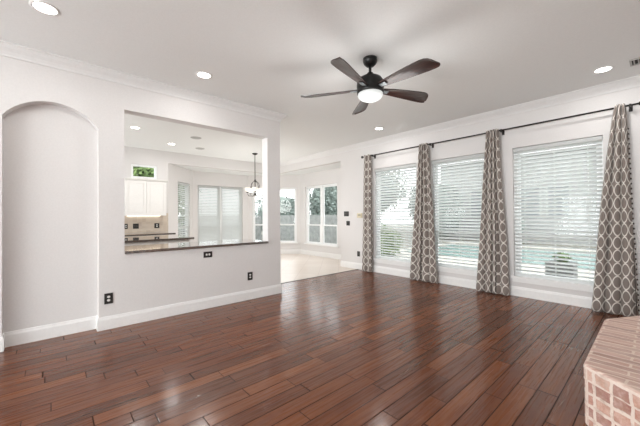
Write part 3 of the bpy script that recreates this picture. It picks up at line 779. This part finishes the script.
# ------------------------------------------------------------------ chandelier
def chandelier():
    r = empty('chandelier', (-7.507, 4.243, 0)); finish(r, 'nickel five-arm chandelier with white glass shades in the breakfast area', 'chandelier')
    T = CEIL
    obj('canopy', lathe(bmesh.new(), [(0.0, T-0.001), (0.075, T-0.001), (0.07, T-0.02), (0.025, T-0.045), (0.0, T-0.045)], 24, cap=False), 'nickel', r, smooth=True)
    obj('rod', lathe(bmesh.new(), [(0.010, T-0.04), (0.010, 2.34)], 10), 'nickel', r, smooth=True)
    obj('centre_column', lathe(bmesh.new(), [(0.0, 2.36), (0.022, 2.345), (0.028, 2.31), (0.014, 2.27), (0.014, 1.99), (0.03, 1.965), (0.042, 1.93), (0.026, 1.895), (0.012, 1.87), (0.0, 1.85)], 20, cap=False), 'nickel', r, smooth=True)
    bm = bmesh.new()
    for q in range(2):
        pts = [(0.15*math.sin(a), 0.0, 2.14+0.165*math.cos(a)) for a in [(-1.75+3.5*i/24) for i in range(25)]]
        c, s_ = math.cos(q*math.pi/2+0.4), math.sin(q*math.pi/2+0.4)
        tube(bm, [(p[0]*c, p[0]*s_, p[2]) for p in pts], 0.007, 8)
    obj('hoop', bm, 'nickel', r, smooth=True)
    arm = shade = None
    for k in range(5):
        if arm is None:
            bm = bmesh.new(); tube(bm, [(0.02, 0, 1.93), (0.07, 0, 1.885), (0.13, 0, 1.872), (0.185, 0, 1.895), (0.212, 0, 1.94), (0.215, 0, 1.985)], 0.009, 8)
            lathe(bm, [(0.0, 1.975), (0.035, 1.978), (0.038, 1.992), (0.018, 2.01), (0.018, 2.03)], 16, (0.215, 0))
            arm = obj('arm', bm, 'nickel', r, smooth=True)
            bm = bmesh.new(); lathe(bm, [(0.03, 2.005), (0.055, 2.02), (0.068, 2.06), (0.075, 2.115), (0.071, 2.115), (0.063, 2.06), (0.05, 2.025), (0.0, 2.012)], 20, (0.215, 0), cap=False)
            shade = obj('shade', bm, 'shade', arm, smooth=True); a_, s2 = arm, shade
        else:
            a_ = arm.copy(); COL.objects.link(a_); a_.parent = r; s2 = shade.copy(); COL.objects.link(s2); s2.parent = a_
        a_.rotation_euler = (0, 0, 2*math.pi*k/5+0.75)
    l = bpy.data.lights.new('bulb_glow', 'POINT'); l.energy = P_CHAND*5; l.shadow_soft_size = 0.3; l.color = (1, 0.99, 0.97)
    lo = bpy.data.objects.new('bulb_glow', l); COL.objects.link(lo); lo.parent = r; lo.location = (0, 0, 1.72)
chandelier()

# ------------------------------------------------------------------ outdoors
def leaves(bm, center, radii, n, size, rr):
    for _ in range(n):
        d = Vector((rr.gauss(0, 1), rr.gauss(0, 1), rr.gauss(0, 1))).normalized()
        q = rr.uniform(0.55, 1.0)**0.5
        p = Vector((center[0]+d.x*radii[0]*q, center[1]+d.y*radii[1]*q, center[2]+d.z*radii[2]*q))
        a = Vector((rr.gauss(0, 1), rr.gauss(0, 1), rr.gauss(0, 1))).normalized(); b = a.cross(d+Vector((0.01, 0.02, 0.3))).normalized()
        s_ = size*rr.uniform(0.7, 1.3)
        bm.faces.new([bm.verts.new(p+a*s_), bm.verts.new(p+b*s_*0.55), bm.verts.new(p-a*s_), bm.verts.new(p-b*s_*0.55)])
def shrub(loc, rx, h, n, size, mat, label, cat='shrub', group=None, trunk=0.0, blobs=4, seed=1):
    rr = random.Random(seed); r = empty('garden_tree' if trunk else 'garden_shrub', loc); finish(r, label, cat, group)
    bm = bmesh.new()
    for k in range(blobs):
        c = (rr.uniform(-.45, .45)*rx, rr.uniform(-.45, .45)*rx, trunk + (h-trunk)*(0.45+rr.uniform(-0.1, 0.15)))
        leaves(bm, c, (rx*0.7, rx*0.7, (h-trunk)*0.42), n//blobs, size, rr)
    for v in bm.verts: v.co.z = max(v.co.z, 0.03)
    c_ = Matrix.Translation((0, 0, trunk+(h-trunk)*0.46)) @ Matrix.Diagonal((rx*0.72, rx*0.72, (h-trunk)*0.42, 1))
    if mat == 'leaf_haze': bmesh.ops.create_icosphere(bm, subdivisions=3, radius=1.0, matrix=c_)
    obj('foliage', bm, mat, r)
    bm = bmesh.new(); tube(bm, [(0, 0, 0), (0.03, 0.02, trunk*0.5+0.1), (0, 0, trunk+(h-trunk)*0.5)], 0.06, 8, [0.04+0.03*h, 0.03+0.02*h, 0.02]); obj('trunk', bm, 'bark', r)
GZ = -0.12
o = struct(obj('ground', bx(-45, 30, -30, 45, GZ-0.2, GZ-0.03), 'lawn'))
o = struct(obj('patio', bx(-7.6, 8, 5.82, 9.7, GZ-0.029, GZ), 'concrete'))
bm = bmesh.new(); box(bm, -7.2, 4.5, 9.7, 10.1, GZ-0.029, GZ+0.02); box(bm, -7.2, 4.5, 15.3, 15.8, GZ-0.029, GZ+0.02); box(bm, -7.2, -6.8, 10.1, 15.3, GZ-0.029, GZ+0.02); box(bm, 4.1, 4.5, 10.1, 15.3, GZ-0.029, GZ+0.02)
pr = empty('swimming_pool', (0, 0, 0)); finish(pr, 'turquoise swimming pool in the garden beyond the patio', 'swimming pool')
obj('coping', bm, 'concrete', pr); obj('water', bx(-6.8, 4.1, 10.1, 15.3, GZ-0.029, GZ-0.01), 'water', pr)

pl = empty('patio_planter', (-1.45, 8.3, GZ)); finish(pl, 'square grey planter on the patio outside the rightmost window', 'planter')
obj('pot', prism(bmesh.new(), [(-0.24, -0.24), (0.24, -0.24), (0.24, 0.24), (-0.24, 0.24)], 0, 0.40), 'planter', pl, bevel=0.02)
bm = bmesh.new(); leaves(bm, (0, 0, 0.50), (0.17, 0.17, 0.10), 140, 0.045, random.Random(4)); obj('plant', bm, 'leaf', pl)

hb = empty('neighbour_house', (-2.0, 19.0, GZ)); finish(hb, 'pale neighbouring house beyond the pool, seen through the blinds', 'house')
obj('house_wall', bx(-7.5, 8, 0, 5, 0, 4.6), 'stucco', hb)
prf = bmesh.new(); A = [prf.verts.new(p) for p in ((-8, -0.6, 4.6), (8.5, -0.6, 4.6), (8.5, 2.5, 6.6), (-8, 2.5, 6.6))]; B = [prf.verts.new(v.co+Vector((0, 0, 0.15))) for v in A]
prf.faces.new(A); prf.faces.new(B); [prf.faces.new((A[i], A[(i+1) % 4], B[(i+1) % 4], B[i])) for i in range(4)]
obj('house_roof', prf, 'roof', hb)
for x in (-5.2, -2.6, -1.4, 1.2, 3.8):
    f_ = obj('house_window', frame_bm(x-0.5, x+0.5, -0.05, 0.03, 1.3, 2.9, 0.08), 'grille', hb); obj('house_pane', bx(x-0.42, x+0.42, -0.012, -0.002, 1.38, 2.82), 'darkglass', f_)

shrub((-6.9, 8.55, GZ), 0.9, 1.35, 2600, 0.045, 'leaf', 'bright green shrub on the patio edge outside the window nearest the nook', seed=2)
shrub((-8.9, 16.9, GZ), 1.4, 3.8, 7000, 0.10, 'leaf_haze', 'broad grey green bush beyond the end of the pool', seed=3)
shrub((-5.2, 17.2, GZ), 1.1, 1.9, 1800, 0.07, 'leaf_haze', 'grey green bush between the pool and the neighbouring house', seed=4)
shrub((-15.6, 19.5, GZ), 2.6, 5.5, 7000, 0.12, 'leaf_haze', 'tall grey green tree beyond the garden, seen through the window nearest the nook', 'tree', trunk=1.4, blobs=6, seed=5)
shrub((-12.0, 2.45, GZ), 1.6, 4.2, 7000, 0.09, 'leaf', 'leafy green tree outside the small high kitchen window', 'tree', trunk=1.2, blobs=6, seed=6)
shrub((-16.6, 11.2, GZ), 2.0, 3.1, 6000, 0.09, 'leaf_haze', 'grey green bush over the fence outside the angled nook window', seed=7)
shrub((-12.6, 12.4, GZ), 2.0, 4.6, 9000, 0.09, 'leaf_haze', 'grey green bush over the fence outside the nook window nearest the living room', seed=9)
def fence(label, loc, rz, L_, h):
    fc = empty('garden_fence', loc, rz); finish(fc, label, 'fence', 'grey timber fences round the nook')
    bm = bmesh.new()
    for k in range(int(L_/0.15)): box(bm, k*0.15, k*0.15+0.14, 0, 0.02, 0.0, h+0.01*(k % 3))
    obj('fence_boards', bm, 'fence', fc)
    bm = bmesh.new()
    for z in (0.3, h-0.35): box(bm, 0, L_, 0.02, 0.07, z, z+0.09)
    obj('fence_rails', bm, 'fence', fc)
fence('grey timber fence outside the nook windows nearest the living room', (-15.2, 9.25, GZ-0.03), 0, 7.3, 1.5)
fence('grey timber fence outside the narrow nook window nearest the kitchen', (-15.2, -1.5, GZ-0.03), math.pi/2, 10.6, 1.5)
